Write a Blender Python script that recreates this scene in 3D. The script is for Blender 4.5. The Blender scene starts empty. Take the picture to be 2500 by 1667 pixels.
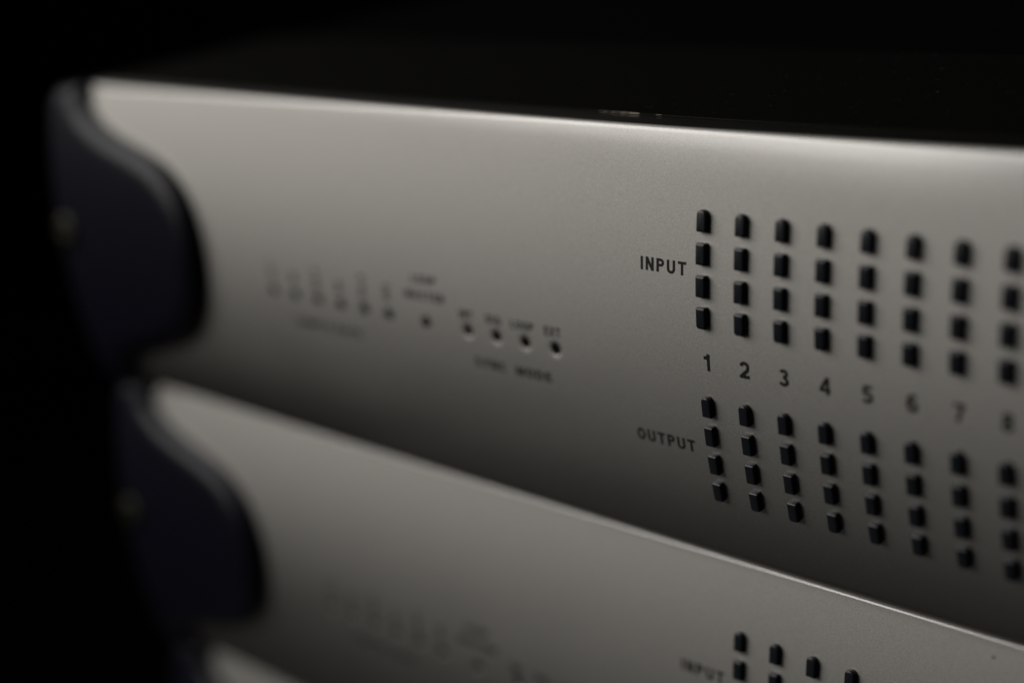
import bpy, bmesh, math, random
from mathutils import Vector, Matrix, Euler
from mathutils.geometry import delaunay_2d_cdt

random.seed(7)
SC = bpy.context.scene
COL = SC.collection
MM = 0.001                                   # the scene is in metres, all numbers below in millimetres

# ------------------------------------------------------------------ camera
rv = Vector((0.3736, 0.0143, -0.7822))       # rotation vector world -> camera
Rm = Matrix.Rotation(rv.length, 3, rv.normalized())
right, fwd, up = Vector(Rm[0]), Vector(Rm[1]), Vector(Rm[2])
cam_d = bpy.data.cameras.new("camera")
cam = bpy.data.objects.new("camera", cam_d)
COL.objects.link(cam)
M4 = Matrix.Identity(4)
for r in range(3):
    M4[r][0], M4[r][1], M4[r][2] = right[r], up[r], -fwd[r]
    M4[r][3] = (176.189, -222.6095, 64.936)[r] * MM
cam.matrix_world = M4
cam_d.sensor_width = 36.0
cam_d.lens = 3828.9 / 2500 * 36.0
cam_d.clip_start = 0.01
cam_d.clip_end = 50
cam_d.dof.use_dof = True
cam_d.dof.focus_distance = 0.2968
cam_d.dof.aperture_fstop = 4.1
SC.camera = cam

# ------------------------------------------------------------------ world, lamps, exposure
W = bpy.data.worlds.new("World")
SC.world = W
W.use_nodes = True
W.node_tree.nodes["Background"].inputs[0].default_value = (0.9, 0.95, 1.0, 1)
W.node_tree.nodes["Background"].inputs[1].default_value = 0.009


def area(name, loc, target, sx, sy, power, col):
    d = bpy.data.lights.new(name, 'AREA')
    d.shape = 'RECTANGLE'
    d.size, d.size_y = sx, sy
    d.energy = power
    d.color = col
    o = bpy.data.objects.new(name, d)
    COL.objects.link(o)
    o.location = loc
    o.rotation_euler = (Vector(target) - Vector(loc)).to_track_quat('-Z', 'Y').to_euler()
    return o


area("ceiling_lamp", (-0.60, -0.51, 0.495), (-0.05, 0, -0.05), 0.8, 0.66, 6.1, (1.0, 0.975, 0.935))

vs = SC.view_settings
vs.view_transform = 'Standard'
vs.look = 'None'
vs.exposure = 0
vs.gamma = 1
vs.use_curve_mapping = False
SC.cycles.use_denoising = True
SC.cycles.max_bounces = 6

# ------------------------------------------------------------------ face profile of one unit (z = 0 is its upper ridge)
K, ZC = 0.0030, -48.959
TB = -84.5                                   # lower end of the curved face
ZB = 87.4                                    # the unit's base lies this far under its ridge
PITCH = 88.9


def Y(t):
    return K * (t - ZC) ** 2 - K * ZC ** 2 + 0.0018 * max(0.0, -68.0 - t) ** 2


def dY(t):
    return 2 * K * (t - ZC) - 0.0036 * max(0.0, -68.0 - t)


def surf(x, t, lift=0.0):
    """point on the bulging face, lift mm proud of it, in the unit's own frame"""
    s = dY(t)
    n = Vector((0, -1, s)).normalized()
    return (Vector((x, Y(t), t)) + n * lift + Vector((0, 0, ZB))) * MM


# ------------------------------------------------------------------ materials
def mat(name, base, rough=0.5, metal=0.0, spec=0.5):
    m = bpy.data.materials.new(name)
    m.use_nodes = True
    b = m.node_tree.nodes["Principled BSDF"]
    b.inputs["Base Color"].default_value = (*base, 1)
    b.inputs["Roughness"].default_value = rough
    b.inputs["Metallic"].default_value = metal
    b.inputs["Specular IOR Level"].default_value = spec
    return m, m.node_tree, b


def noise(nt, scale, detail=2.0, rough=0.5, dist=0.0):
    tc = nt.nodes.new("ShaderNodeTexCoord")
    n = nt.nodes.new("ShaderNodeTexNoise")
    n.inputs["Scale"].default_value = scale
    n.inputs["Detail"].default_value = detail
    n.inputs["Roughness"].default_value = rough
    n.inputs["Distortion"].default_value = dist
    nt.links.new(tc.outputs["Object"], n.inputs["Vector"])
    return n


def ramp(nt, src, p0, c0, p1, c1):
    r = nt.nodes.new("ShaderNodeValToRGB")
    r.color_ramp.elements[0].position = p0
    r.color_ramp.elements[0].color = (*c0, 1)
    r.color_ramp.elements[1].position = p1
    r.color_ramp.elements[1].color = (*c1, 1)
    nt.links.new(src, r.inputs[0])
    return r


def bump(nt, b, src, strength, dist):
    bp = nt.nodes.new("ShaderNodeBump")
    bp.inputs["Strength"].default_value = strength
    bp.inputs["Distance"].default_value = dist
    nt.links.new(src, bp.inputs["Height"])
    nt.links.new(bp.outputs[0], b.inputs["Normal"])
    return bp


def silver_paint():
    """aluminium-flake lacquer: a broad flake lobe under a thin, tighter lacquer lobe"""
    m = bpy.data.materials.new("silver_paint")
    m.use_nodes = True
    nt = m.node_tree
    nt.nodes.remove(nt.nodes["Principled BSDF"])
    flake = nt.nodes.new("ShaderNodeBsdfGlossy")
    flake.distribution = 'BECKMANN'
    flake.inputs["Roughness"].default_value = 0.65
    coat = nt.nodes.new("ShaderNodeBsdfGlossy")
    coat.distribution = 'BECKMANN'
    coat.inputs["Roughness"].default_value = 0.2
    coat.inputs["Color"].default_value = (0.62, 0.61, 0.61, 1)
    mix = nt.nodes.new("ShaderNodeMixShader")
    mix.inputs[0].default_value = 0.18
    nt.links.new(flake.outputs[0], mix.inputs[1])
    nt.links.new(coat.outputs[0], mix.inputs[2])
    nt.links.new(mix.outputs[0], nt.nodes["Material Output"].inputs["Surface"])
    n = noise(nt, 4300, 3, 0.65)
    r = ramp(nt, n.outputs["Fac"], 0.30, (0.405, 0.390, 0.364), 0.70, (0.610, 0.592, 0.560))
    nt.links.new(r.outputs[0], flake.inputs["Color"])
    n2 = noise(nt, 2600, 2, 0.6)
    bp = bump(nt, flake, n2.outputs["Fac"], 0.10, 0.00003)
    nt.links.new(bp.outputs[0], coat.inputs["Normal"])
    n3 = noise(nt, 25, 4, 0.6)                       # faint handling marks in the gloss
    mr = nt.nodes.new("ShaderNodeMapRange")
    mr.inputs["To Min"].default_value = 0.68
    mr.inputs["To Max"].default_value = 0.71
    nt.links.new(n3.outputs["Fac"], mr.inputs["Value"])
    nt.links.new(mr.outputs[0], flake.inputs["Roughness"])
    return m


def black_cover():
    m, nt, b = mat("black_powder_coat", (0.006, 0.006, 0.005), 0.65, 0.0, 0.10)
    n = noise(nt, 900, 4, 0.7)
    bump(nt, b, n.outputs["Fac"], 0.5, 0.0002)
    n2 = noise(nt, 420, 6, 0.85)                      # dust grains lying on the cover
    r = ramp(nt, n2.outputs["Fac"], 0.63, (0.003, 0.003, 0.0022), 0.72, (0.10, 0.095, 0.08))
    nt.links.new(r.outputs[0], b.inputs["Base Color"])
    return m


def cap_plastic():
    m, nt, b = mat("navy_plastic", (0.005, 0.0055, 0.011), 0.40, 0.0, 0.25)
    n = noise(nt, 1500, 2)
    bump(nt, b, n.outputs["Fac"], 0.25, 0.00005)
    return m


def led_plastic():
    m, nt, b = mat("smoked_plastic", (0.010, 0.012, 0.016), 0.34, 0.0, 0.5)
    n = noise(nt, 5000, 2)
    bump(nt, b, n.outputs["Fac"], 0.15, 0.00002)
    return m


def desk_material():
    m, nt, b = mat("dark_desk", (0.012, 0.011, 0.010), 0.6, 0, 0.3)
    n = noise(nt, 30, 5, 0.6)
    r = ramp(nt, n.outputs["Fac"], 0.3, (0.020, 0.0185, 0.0165), 0.7, (0.032, 0.030, 0.027))
    nt.links.new(r.outputs[0], b.inputs["Base Color"])
    return m


SILVER = silver_paint()
COVER = black_cover()
CAP = cap_plastic()
LED = led_plastic()
INK = mat("black_ink", (0.012, 0.014, 0.012), 0.6, 0, 0.3)[0]
LENS = mat("dark_lens", (0.006, 0.008, 0.007), 0.35, 0, 0.25)[0]
PALE = mat("pale_lens", (0.010, 0.012, 0.010), 0.55, 0, 0.15)[0]
BRASS = mat("brass_screw", (0.036, 0.035, 0.027), 0.6, 1.0, 0.5)[0]
EDGE = mat("glint_metal", (0.72, 0.64, 0.52), 0.35, 1.0, 0.5)[0]  # pale gold colour imitating the glint on the lid's front edge
DIRT = mat("dirt_speck", (0.03, 0.028, 0.025), 0.8, 0, 0.2)[0]
DESK = desk_material()
MATT = mat("matt_black_steel", (0.0025, 0.0025, 0.0025), 0.9, 0, 0.02)[0]
WALL = mat("black_backdrop", (0.004, 0.004, 0.004), 0.9, 0, 0.1)[0]


# ------------------------------------------------------------------ object helpers
def mesh(name, verts, faces, material, smooth=True):
    me = bpy.data.meshes.new(name)
    me.from_pydata([tuple(v) for v in verts], [], faces)
    me.validate()
    me.materials.append(material)
    if smooth:
        me.polygons.foreach_set("use_smooth", [True] * len(me.polygons))
    me.update()
    return me


def outward(me, sharp=None):
    bm = bmesh.new()
    bm.from_mesh(me)
    bmesh.ops.remove_doubles(bm, verts=bm.verts, dist=1e-6)
    bmesh.ops.recalc_face_normals(bm, faces=bm.faces)
    if sharp is not None:
        for e in bm.edges:
            if len(e.link_faces) == 2 and e.calc_face_angle(0) > sharp:
                e.smooth = False
    bm.to_mesh(me)
    bm.free()
    return me


def obj(name, me, parent=None, loc=(0, 0, 0), rot=(0, 0, 0)):
    o = bpy.data.objects.new(name, me)
    COL.objects.link(o)
    o.parent = parent
    o.location = loc
    o.rotation_euler = rot
    return o


def box(x0, x1, y0, y1, z0, z1, bev=0.0):
    bm = bmesh.new()
    bmesh.ops.create_cube(bm, size=1)
    for v in bm.verts:
        v.co = Vector(((x0 + x1) / 2 + v.co.x * (x1 - x0), (y0 + y1) / 2 + v.co.y * (y1 - y0), (z0 + z1) / 2 + v.co.z * (z1 - z0))) * MM
    if bev:
        bmesh.ops.bevel(bm, geom=list(bm.edges), offset=bev * MM, segments=2, affect='EDGES', profile=0.6)
    me = bpy.data.meshes.new("box")
    bm.to_mesh(me)
    bm.free()
    return me


# ------------------------------------------------------------------ the faceplate: curved sheet with rounded long edges and twelve round holes
XE = 215.5
DOT_T = -45.9
DOTS = [-134.8, -126.1, -117.3, -108.7, -100.1, -91.5, -78.8, -65.4, -56.6, -48.0, -39.3]
HOLE_R = 2.2


def circle(cx, cy, r, n):
    return [(cx + r * math.cos(2 * math.pi * i / n), cy + r * math.sin(2 * math.pi * i / n)) for i in range(n)]


def faceplate_mesh():
    xs = [-XE + i * 2 * XE / 48 for i in range(49)]
    rows = 30
    ts = [TB + (0 - TB) * i / rows for i in range(rows + 1)]
    pts, edges = [], []
    holes = [(x, DOT_T, HOLE_R) for x in DOTS]
    for x in xs:
        for t in ts:
            if all((x - hx) ** 2 + (t - ht) ** 2 > (hr + 0.35) ** 2 for hx, ht, hr in holes):
                pts.append(Vector((x, t)))
    for hx, ht, hr in holes:
        for rr, n in ((hr, 32), (hr + 0.8, 20)):
            b = len(pts)
            for p in circle(hx, ht, rr, n):
                pts.append(Vector(p))
            if rr == hr:
                edges += [(b + i, b + (i + 1) % n) for i in range(n)]
    v2, e2, f2, *_ = delaunay_2d_cdt(pts, edges, [], 0, 1e-5)
    keep = []
    for f in f2:
        c = sum((v2[i] for i in f), Vector((0, 0))) / len(f)
        if all((c.x - hx) ** 2 + (c.y - ht) ** 2 > (hr * 0.985) ** 2 for hx, ht, hr in holes):
            keep.append(tuple(f))
    verts = [surf(v.x, v.y) for v in v2]
    faces = keep
    # rounded top and bottom edges, then the flat return running back
    def strip(t0, sign, r, flat):
        s = dY(t0)
        n0 = Vector((0, -1, s)).normalized()
        c = Vector((0, Y(t0), t0)) - n0 * r
        a0 = math.atan2(n0.z, -n0.y)
        a1 = sign * math.pi / 2
        prof = []
        for i in range(13):
            a = a0 + (a1 - a0) * i / 12
            prof.append(c + Vector((0, -math.cos(a), math.sin(a))) * r)
        prof.append(Vector((0, c.y + flat, prof[-1].z)))
        prof.append(Vector((0, c.y + flat, prof[-1].z - sign * 1.2)))
        base = len(verts)
        for p in prof:
            for x in xs:
                verts.append(Vector((x, p.y, p.z + ZB)) * MM)
        w = len(xs)
        for j in range(len(prof) - 1):
            for i in range(w - 1):
                faces.append((base + j * w + i, base + j * w + i + 1, base + (j + 1) * w + i + 1, base + (j + 1) * w + i))
        return prof
    strip(0.0, 1, 1.35, 5.0)
    strip(TB, -1, 3.2, 1.8)
    me = mesh("faceplate", verts, faces, SILVER)
    outward(me, math.radians(50))
    # make sure the front points towards the viewer
    if sum(p.normal.y * p.area for p in me.polygons) > 0:
        me.flip_normals()
    return me


def bezel_mesh(flat=False):
    """countersunk ring around one lamp, local frame: x right, z up, -y out"""
    verts, faces = [], []
    prof = [(HOLE_R, 0.0), (2.0, 0.012), (1.8, 0.037), (1.6, 0.074), (1.4, 0.125), (1.32, 0.2), (1.3, 1.5)]
    if flat:
        prof = [(HOLE_R, 0.0), (2.0, 0.0), (1.75, 0.003), (1.55, 0.006), (1.47, 0.15), (1.45, 1.5)]
    n = 32
    for r, d in prof:
        for x, z in circle(0, 0, r, n):
            verts.append(Vector((x, d, z)) * MM)
    for j in range(len(prof) - 1):
        for i in range(n):
            faces.append((j * n + i, j * n + (i + 1) % n, (j + 1) * n + (i + 1) % n, (j + 1) * n + i))
    me = mesh("bezel", verts, faces, SILVER)
    bm = bmesh.new()
    bm.from_mesh(me)
    for e in bm.edges:
        if len(e.link_faces) == 2 and e.calc_face_angle(0) > math.radians(25):
            e.smooth = False
    bm.to_mesh(me)
    bm.free()
    return me


def lens_mesh(material):
    verts, faces = [], []
    n = 24
    prof = [(1.46, 1.3), (1.38, 0.85), (1.15, 0.70), (0.6, 0.62)]
    for r, d in prof:
        for x, z in circle(0, 0, r, n):
            verts.append(Vector((x, d, z)) * MM)
    for j in range(len(prof) - 1):
        for i in range(n):
            faces.append((j * n + i, j * n + (i + 1) % n, (j + 1) * n + (i + 1) % n, (j + 1) * n + i))
    verts.append(Vector((0, 0.6, 0)) * MM)
    k = len(verts) - 1
    b = (len(prof) - 1) * n
    for i in range(n):
        faces.append((b + i, b + (i + 1) % n, k))
    return mesh("lens", verts, faces, material)


# ------------------------------------------------------------------ meter lamps: small proud blocks
def rounded(w, h, radii, n=6):
    """outline with corner radii (br, tr, tl, bl), counter-clockwise"""
    pts = []
    for (cx, cy, a0), r in zip(((1, -1, -90), (1, 1, 0), (-1, 1, 90), (-1, -1, 180)), radii):
        ox, oy = cx * (w / 2 - r), cy * (h / 2 - r)
        for i in range(n + 1):
            a = math.radians(a0 + 90 * i / n)
            pts.append((ox + r * math.cos(a), oy + r * math.sin(a)))
    return pts


def led_mesh(name, w, h, radii, L=1.25):
    verts, faces = [], []
    rings = [(0.0, -0.3), (0.02, L * 0.5), (0.06, L - 0.40), (0.12, L - 0.24), (0.22, L - 0.11), (0.36, L - 0.035), (0.55, L)]
    for ins, l in rings:
        ring = rounded(w - 2 * ins, h - 2 * ins, [max(0.08, r - ins) for r in radii])
        for x, z in ring:
            verts.append(Vector((x, -l, z)) * MM)
    n = len(ring)
    for j in range(len(rings) - 1):
        for i in range(n):
            faces.append((j * n + i, j * n + (i + 1) % n, (j + 1) * n + (i + 1) % n, (j + 1) * n + i))
    faces.append(tuple((len(rings) - 1) * n + i for i in range(n)))
    me = mesh(name, verts, faces, LED)
    return outward(me, math.radians(75))


# ------------------------------------------------------------------ end caps with the bell-shaped lobe
LOBE = [(-213.0, 1.0), (-214.6, -1.3), (-213.4, -4.2), (-209.5, -7.2), (-202.5, -10.2), (-194.0, -12.6), (-185.5, -14.7),
        (-178.5, -17.0), (-173.0, -20.0), (-168.6, -23.8), (-165.4, -28.4), (-163.6, -33.5), (-163.0, -39.0), (-163.6, -45.0), (-165.2, -51.0),
        (-168.6, -56.8), (-174.0, -62.0), (-182.0, -66.3), (-192.0, -69.6), (-202.5, -72.6), (-210.0, -76.0), (-214.5, -80.0), (-216.5, -84.0), (-217.0, -86.8)]
LEFT_X = -231.5


def catmull(p, closed=False, n=5):
    out = []
    for i in range(len(p) - 1):
        p0, p1, p2, p3 = p[max(i - 1, 0)], p[i], p[i + 1], p[min(i + 2, len(p) - 1)]
        for j in range(n):
            t = j / n
            out.append(tuple(0.5 * (2 * p1[k] + (p2[k] - p0[k]) * t + (2 * p0[k] - 5 * p1[k] + 4 * p2[k] - p3[k]) * t * t + (3 * p1[k] - p0[k] - 3 * p2[k] + p3[k]) * t ** 3) for k in (0, 1)))
    out.append(p[-1])
    return out


def cap_mesh(mirror=False):
    right_edge = catmull(LOBE, n=4)
    poly = list(right_edge)
    # bottom, left edge with round corners, top
    rr = 9.0
    zb, zt = -86.8, 1.0
    for i in range(7):
        a = math.radians(-90 - 90 * i / 6)
        poly.append((LEFT_X + rr + rr * math.cos(a), zb + rr + rr * math.sin(a)))
    for i in range(1, 20):
        poly.append((LEFT_X, zb + rr + (zt - zb - 2 * rr) * i / 20))
    for i in range(7):
        a = math.radians(180 - 90 * i / 6)
        poly.append((LEFT_X + rr + rr * math.cos(a), zt - rr + rr * math.sin(a)))
    for i in range(1, 5):
        x = LEFT_X + rr + (LOBE[0][0] - LEFT_X - rr) * i / 5
        poly.append((x, zt))
    n = len(poly)

    def inside(x, y):
        c = False
        for i in range(n):
            x0, y0 = poly[i]
            x1, y1 = poly[(i + 1) % n]
            if (y0 > y) != (y1 > y) and x < (x1 - x0) * (y - y0) / (y1 - y0) + x0:
                c = not c
        return c

    def dist(x, y):
        b = 1e9
        for i in range(n):
            x0, y0 = poly[i]
            x1, y1 = poly[(i + 1) % n]
            dx, dy = x1 - x0, y1 - y0
            t = max(0, min(1, ((x - x0) * dx + (y - y0) * dy) / (dx * dx + dy * dy + 1e-12)))
            b = min(b, math.hypot(x - x0 - t * dx, y - y0 - t * dy))
        return b

    BEV = 5.5

    def lift(x, d):
        s = max(0.0, min(1.0, (x - LEFT_X) / 45.0))
        wall = 1.0 + 1.0 * math.sin(s * math.pi / 2)
        q = min(1.0, d / BEV)
        return wall + 3.3 * math.sqrt(max(0.0, 1 - (1 - q) ** 2))

    pts = [Vector(p) for p in poly]
    edges = [(i, (i + 1) % n) for i in range(n)]
    # offset rings for the bevel
    for off in (0.12, 0.35, 0.7, 1.2, 1.8, 2.5, 3.3, 4.3, 5.4):
        for i in range(n):
            x0, y0 = poly[i - 1]
            x1, y1 = poly[(i + 1) % n]
            tx, ty = x1 - x0, y1 - y0
            l = math.hypot(tx, ty) or 1
            px, py = poly[i][0] + ty / l * off, poly[i][1] - tx / l * off
            if not inside(px, py):
                px, py = poly[i][0] - ty / l * off, poly[i][1] + tx / l * off
            if inside(px, py) and dist(px, py) > off * 0.93:
                pts.append(Vector((px, py)))
    x = LEFT_X + 5
    while x < -160:
        t = zb + 5
        while t < zt:
            if inside(x, t) and dist(x, t) > 6.2:
                pts.append(Vector((x, t)))
            t += 2.6
        x += 2.6
    v2, e2, f2, *_ = delaunay_2d_cdt(pts, edges, [], 0, 1e-5)
    verts, faces = [], []
    for v in v2:
        d = dist(v.x, v.y)
        verts.append(surf(v.x, min(v.y, 1.0), lift(v.x, 0.0 if d < 1e-3 else d)))
    for f in f2:
        c = sum((v2[i] for i in f), Vector((0, 0))) / len(f)
        if inside(c.x, c.y):
            faces.append(tuple(f))
    b = len(verts)
    for p in poly:
        verts.append(surf(p[0], p[1], lift(p[0], 0.0)))
    for p in poly:
        v = surf(p[0], p[1], -0.6)
        if p[0] < -XE - 2:
            v.y = 9 * MM
        verts.append(v)
    for i in range(n):
        j = (i + 1) % n
        faces.append((b + i, b + j, b + n + j, b + n + i))
    if mirror:
        verts = [Vector((-v.x, v.y, v.z)) for v in verts]
    me = mesh("end_cap", verts, faces, CAP)
    return outward(me, math.radians(60))


def screw_mesh():
    """pan-head screw with a cross recess, local frame -y out"""
    verts, faces = [], []
    n = 24
    prof = [(5.2, -0.8), (5.2, 0.4), (4.8, 0.9), (3.8, 1.45), (2.4, 1.7)]
    for r, l in prof:
        for x, z in circle(0, 0, r, n):
            verts.append(Vector((x, -l, z)) * MM)
    for j in range(len(prof) - 1):
        for i in range(n):
            faces.append((j * n + i, j * n + (i + 1) % n, (j + 1) * n + (i + 1) % n, (j + 1) * n + i))
    b = (len(prof) - 1) * n
    # sunk cross in the middle
    k = len(verts)
    for i in range(n):
        a = 2 * math.pi * i / n
        deep = 1.0 if (i % 6) in (0,) else 0.25
        verts.append(Vector((1.2 * math.cos(a), -1.7 + deep, 1.2 * math.sin(a))) * MM)
    for i in range(n):
        faces.append((b + i, b + (i + 1) % n, k + (i + 1) % n, k + i))
    verts.append(Vector((0, -0.6, 0)) * MM)
    for i in range(n):
        faces.append((k + i, k + (i + 1) % n, len(verts) - 1))
    return outward(mesh("screw", verts, faces, BRASS))


# ------------------------------------------------------------------ lettering: stroked sans-serif characters, flat print on the curved face
SW = 0.205


def arc(cx, cy, rx, ry, a0, a1, n=10):
    return [(cx + rx * math.cos(math.radians(a0 + (a1 - a0) * i / n)), cy + ry * math.sin(math.radians(a0 + (a1 - a0) * i / n))) for i in range(n + 1)]


def glyph(c):
    h = SW / 2
    T, B = 1 - h, h
    if c == 'I': return SW, [[(h, 0), (h, 1)]]
    if c == 'N': return .70, [[(h, 0), (h, 1)], [(.70 - h, 0), (.70 - h, 1)], [(h, .98), (.70 - h, .02)]]
    if c == 'P': return .66, [[(h, 0), (h, 1)], [(h, T), (.36, T)] + arc(.36, .70, .30 - h, T - .70, 90, -90)[1:] + [(h, .70 - (T - .70))]]
    if c == 'R': return .70, [[(h, 0), (h, 1)], [(h, T), (.36, T)] + arc(.36, .71, .30 - h, T - .71, 90, -90)[1:] + [(h, .71 - (T - .71))], [(.34, .46), (.60, 0)]]
    if c == 'U': return .70, [[(h, 1), (h, .33)] + arc(.35, .33, .35 - h, .33 - h, 180, 360)[1:] + [(.70 - h, 1)]]
    if c == 'T': return .70, [[(0, T), (.70, T)], [(.35, 0), (.35, T)]]
    if c == 'O': return .76, [arc(.38, .5, .38 - h, .5 - h, 90, 450, 24)]
    if c == 'C': return .72, [arc(.38, .5, .38 - h, .5 - h, 48, 312, 20)]
    if c == 'G': return .76, [arc(.38, .5, .38 - h, .5 - h, 50, 330, 20) + [(.76 - h, .45), (.42, .45)]]
    if c == 'D': return .72, [[(h, 0), (h, 1)], [(h, T), (.30, T)] + arc(.30, .5, .42 - h, .5 - h, 90, -90, 14)[1:] + [(h, B)]]
    if c == 'S': return .66, [arc(.33, .735, .33 - h, .265 - h, 35, 270, 12) + arc(.33, .27, .33 - h, .28 - h, 90, -150, 12)]
    if c == 'Y': return .70, [[(.02, 1), (.35, .45)], [(.68, 1), (.35, .45)], [(.35, 0), (.35, .47)]]
    if c == 'M': return .84, [[(h, 0), (h, 1)], [(.84 - h, 0), (.84 - h, 1)], [(h, .97), (.42, .10)], [(.84 - h, .97), (.42, .10)]]
    if c == 'E': return .62, [[(h, 0), (h, 1)], [(0, T), (.62, T)], [(0, .51), (.57, .51)], [(0, B), (.62, B)]]
    if c == 'L': return .58, [[(h, 0), (h, 1)], [(0, B), (.58, B)]]
    if c == 'A': return .74, [[(.06, 0), (.37, 1)], [(.68, 0), (.37, 1)], [(.14, .27), (.60, .27)]]
    if c == 'X': return .70, [[(.05, 0), (.65, 1)], [(.65, 0), (.05, 1)]]
    if c == '.': return SW, [[(h, 0), (h, SW)]]
    if c == '0': return .66, [arc(.33, .5, .33 - h, .5 - h, 90, 450, 22)]
    if c == '1': return .42, [[(.42 - h, 0), (.42 - h, 1)], [(.0, .77), (.42 - h, .77)], [(.24, .80), (.36, .99)]]
    if c == '2': return .66, [arc(.33, .69, .33 - h, .31 - h, 175, -12, 14) + [(.52, .48), (.20, .22), (h + .02, B)], [(0, B), (.66, B)]]
    if c == '3': return .66, [arc(.32, .735, .30 - h, .265 - h, 160, -80, 12), arc(.32, .28, .34 - h, .28 - h, 80, -165, 14), [(.26, .53), (.38, .53)]]
    if c == '4': return .70, [[(.53, 0), (.53, 1)], [(0.02, .27), (.70, .27)], [(.09, .27), (.50, .95)]]
    if c == '5': return .66, [[(.12, T), (.61, T)], [(.15, T), (.11, .52)], arc(.32, .33, .34 - h, .33 - h, 140, -160, 16)]
    if c == '6': return .66, [arc(.33, .33, .33 - h, .33 - h, 90, 450, 20), [(h, .33), (h, .55)] + arc(.36, .62, .36 - h, .38 - h, 180, 40, 10)[1:]]
    if c == '7': return .64, [[(0, T), (.64, T)], [(.58, .93), (.38, .52), (.25, 0)]]
    if c == '8': return .66, [arc(.33, .745, .30 - h, .255 - h, 90, 450, 18), arc(.33, .275, .33 - h, .275 - h, 90, 450, 20)]
    if c == '9': return .66, [arc(.33, .67, .33 - h, .33 - h, 90, 450, 20), [(.66 - h, .67), (.66 - h, .45)] + arc(.30, .38, .36 - h, .38 - h, 0, -140, 10)[1:]]
    return .3, []


def text_width(s, gap=0.2):
    return sum(glyph(c)[0] if c != ' ' else .25 for c in s) + gap * (len(s) - 1)


def text_mesh(s, cx, t0, H, width=None, gap=0.2, turn=False):
    """word s, H mm tall, centred on cx with its middle at t0, squeezed to width; turn = reading upwards"""
    verts, faces = [], []
    tw = text_width(s, gap)
    sx = (width / tw) if width else H
    pen = -tw / 2
    ln = 0
    for c in s:
        if c == ' ':
            pen += .25 + gap
            continue
        w, strokes = glyph(c)
        for st in strokes:
            closed = math.hypot(st[0][0] - st[-1][0], st[0][1] - st[-1][1]) < 1e-6 and len(st) > 3
            m = len(st)
            base = len(verts)
            for i, p in enumerate(st):
                a = st[i - 1] if i else (st[-2] if closed else p)
                b = st[i + 1] if i < m - 1 else (st[1] if closed else p)
                d1 = Vector((p[0] - a[0], p[1] - a[1]))
                d2 = Vector((b[0] - p[0], b[1] - p[1]))
                d1 = d1.normalized() if d1.length > 1e-9 else d2.normalized()
                d2 = d2.normalized() if d2.length > 1e-9 else d1
                d = (d1 + d2)
                d = d.normalized() if d.length > 1e-6 else d1
                nn = Vector((-d.y, d.x)) / max(0.5, d.dot(d1))
                for sg in (1, -1):
                    gx = pen + p[0] + nn.x * sg * SW / 2
                    gy = p[1] - .5 + nn.y * sg * SW / 2
                    if turn:
                        verts.append(surf(cx - gy * H, t0 + gx * sx, 0.03 + 0.004 * (ln % 5)))
                    else:
                        verts.append(surf(cx + gx * sx, t0 + gy * H, 0.03 + 0.004 * (ln % 5)))
            for i in range(m - 1):
                faces.append((base + 2 * i, base + 2 * i + 1, base + 2 * i + 3, base + 2 * i + 2))
            ln += 1
        pen += w + gap
    return mesh("lettering", verts, faces, INK, smooth=False)


# ------------------------------------------------------------------ one complete unit
def tag(o, label=None, cat=None, group=None, kind=None):
    if label: o['label'] = label
    if cat: o['category'] = cat
    if group: o['group'] = group
    if kind: o['kind'] = kind


COLS = 8
CPITCH = 8.73
ROWS_IN = [-15.2, -21.25, -27.3, -33.3]
ROWS_OUT = [-51.0, -57.1, -63.2, -69.25]
NUM_T = -42.1


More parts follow.
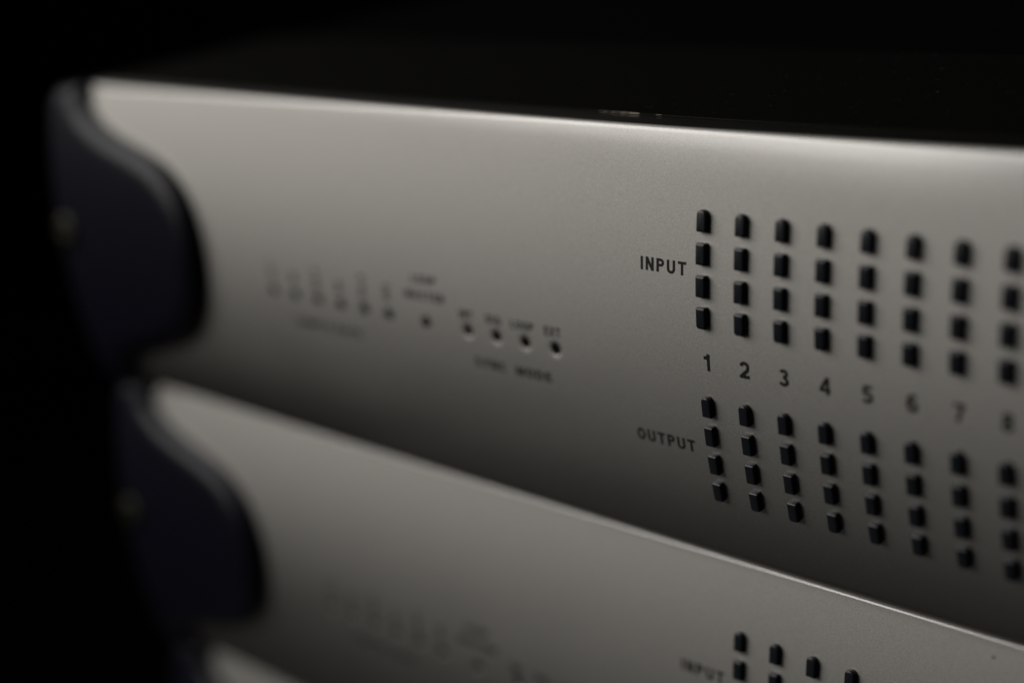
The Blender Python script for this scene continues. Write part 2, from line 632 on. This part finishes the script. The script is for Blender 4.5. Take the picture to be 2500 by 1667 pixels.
def make_unit():
    root = bpy.data.objects.new("audio_interface", None)
    COL.objects.link(root)
    root.empty_display_size = 0.02
    obj("faceplate", faceplate_mesh(), root)
    # dark steel case behind the faceplate and its lid
    m = box(-218, 218, 4.0, 318, 1.0, ZB - 0.2)
    m.materials.append(COVER)
    obj("case", m, root)
    m = box(-219, 219, 6.75, 68, ZB + 0.0, ZB + 1.36, 0.22)
    m.materials.append(COVER)
    obj("cover_lip", m, root)
    m = box(-219, 219, 68.3, 320, ZB - 0.15, ZB + 0.3, 0.1)
    m.materials.append(MATT)
    obj("top_cover", m, root)
    # thin bright strips modelled in place of the glint along the lid's front edge
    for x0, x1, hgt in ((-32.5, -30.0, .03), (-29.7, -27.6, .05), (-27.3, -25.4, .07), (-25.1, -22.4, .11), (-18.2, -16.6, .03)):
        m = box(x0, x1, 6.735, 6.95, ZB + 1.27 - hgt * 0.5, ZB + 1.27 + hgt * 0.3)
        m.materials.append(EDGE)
        obj("edge_glint", m, root)
    # caps and rack screws
    for mir in (False, True):
        c = obj("end_cap", cap_mesh(mir), root)
        sgn = -1 if mir else 1
        for k, t in enumerate((-39.0,)):
            p = surf(-223.5 * sgn, t, 4.4)
            s = obj("screw", SCREW, c, p, (-math.atan(dY(t)), 0, 0))
    # lamps of the status rows
    for i, x in enumerate(DOTS):
        th = -math.atan(dY(DOT_T))
        b = obj("indicator_bezel", BEZEL if i > 6 else BEZEL_FLAT, root, surf(x, DOT_T), (th, 0, 0))
        obj("lens", PALE_LENS if i < 4 else DARK_LENS, b)
    # meters
    for rows in (ROWS_IN, ROWS_OUT):
        for c in range(COLS):
            for k, t in enumerate(rows):
                me = LED_TOP if k == 0 else (LED_END if k == 3 else LED_MID)
                obj("meter_lamp", me, root, surf(c * CPITCH, t), (-math.atan(dY(t)), 0, 0))
    # print
    for c in range(COLS):
        o = obj("channel_number", text_mesh(str(c + 1), c * CPITCH + 0.25, NUM_T, 3.35, None), root)
    obj("lettering", text_mesh("INPUT", -9.6, -24.6, 2.6, 11.1, .24), root)
    obj("lettering", text_mesh("OUTPUT", -12.0, -60.6, 2.6, 14.7, .22), root)
    small = 1.95
    for s, x in zip(("44.1", "48", "88.2", "96", "176.4", "192"), DOTS):
        obj("lettering", text_mesh(s, x, -40.7 if len(s) > 2 else -41.6, 1.95, None, .18, True), root)
    obj("lettering", text_mesh("SAMPLE RATE", -115.4, -52.5, small, 25.0, .2), root)
    obj("lettering", text_mesh("LOOP", -78.3, -35.9, small, 8.0, .2), root)
    obj("lettering", text_mesh("MASTER", -78.4, -39.7, small, 13.0, .2), root)
    for s, x, w in (("INT", -65.4, 4.2), ("DIG", -56.9, 4.6), ("LOOP", -48.4, 6.6), ("EXT", -39.7, 4.6)):
        obj("lettering", text_mesh(s, x, -42.1, small, w, .2), root)
    obj("lettering", text_mesh("SYNC", -59.5, -52.65, small + .2, 9.6, .2), root)
    obj("lettering", text_mesh("MODE", -46.6, -52.65, small + .2, 10.4, .2), root)
    return root


SCREW = screw_mesh()
BEZEL = bezel_mesh()
BEZEL_FLAT = bezel_mesh(True)
PALE_LENS = lens_mesh(PALE)
DARK_LENS = lens_mesh(LENS)
LW, LH = 2.4, 4.3
LED_TOP = led_mesh("lamp_arched", LW, LH, (.4, 1.12, 1.12, .4))
LED_MID = led_mesh("lamp_square", LW, LH, (.4, .4, .4, .4))
LED_END = led_mesh("lamp_round_foot", LW, LH, (.8, .4, .4, .8))


def copy_tree(o, parent=None):
    c = o.copy()
    COL.objects.link(c)
    c.parent = parent
    for ch in list(o.children):
        copy_tree(ch, c)
    return c


unit = make_unit()
units = [unit, copy_tree(unit), copy_tree(unit)]
LABELS = ["topmost silver audio interface, both INPUT and OUTPUT meters fully in view",
          "middle silver audio interface, directly under the top one, INPUT lamps cut by the frame",
          "lowest silver audio interface, only its blurred upper left corner showing"]
for i, u in enumerate(units):
    u.location = (0, 0, (-ZB - PITCH * i) * MM)
    tag(u, LABELS[i], "audio interface", "silver audio interfaces stacked on each other")

# a speck of dirt on the middle unit's face
bm = bmesh.new()
bmesh.ops.create_icosphere(bm, subdivisions=1, radius=0.32 * MM)
for v in bm.verts:
    v.co.y *= 0.35
    v.co.x *= 0.8
me = bpy.data.meshes.new("speck")
bm.to_mesh(me)
bm.free()
me.materials.append(DIRT)
obj("speck", me, units[1], surf(54.3, -2.6, 0.02))

# ------------------------------------------------------------------ setting
base_z = -ZB - 2 * PITCH
m = box(-335, 340, -520, 500, base_z - 31, base_z - 1.0)
m.materials.append(DESK)
o = obj("tabletop", m)
tag(o, kind="structure")
m = box(-6000, 4000, 1500, 1520, -1000, 3000)
m.materials.append(WALL)
o = obj("backdrop", m)
tag(o, kind="structure")
m = box(-6000, 4000, -3000, 1500, -1020, -1000)
m.materials.append(WALL)
o = obj("floor", m)
tag(o, kind="structure")
m = box(-4020, -4000, -3000, 1500, -1000, 3000)
m.materials.append(WALL)
o = obj("side_wall", m)
tag(o, kind="structure")
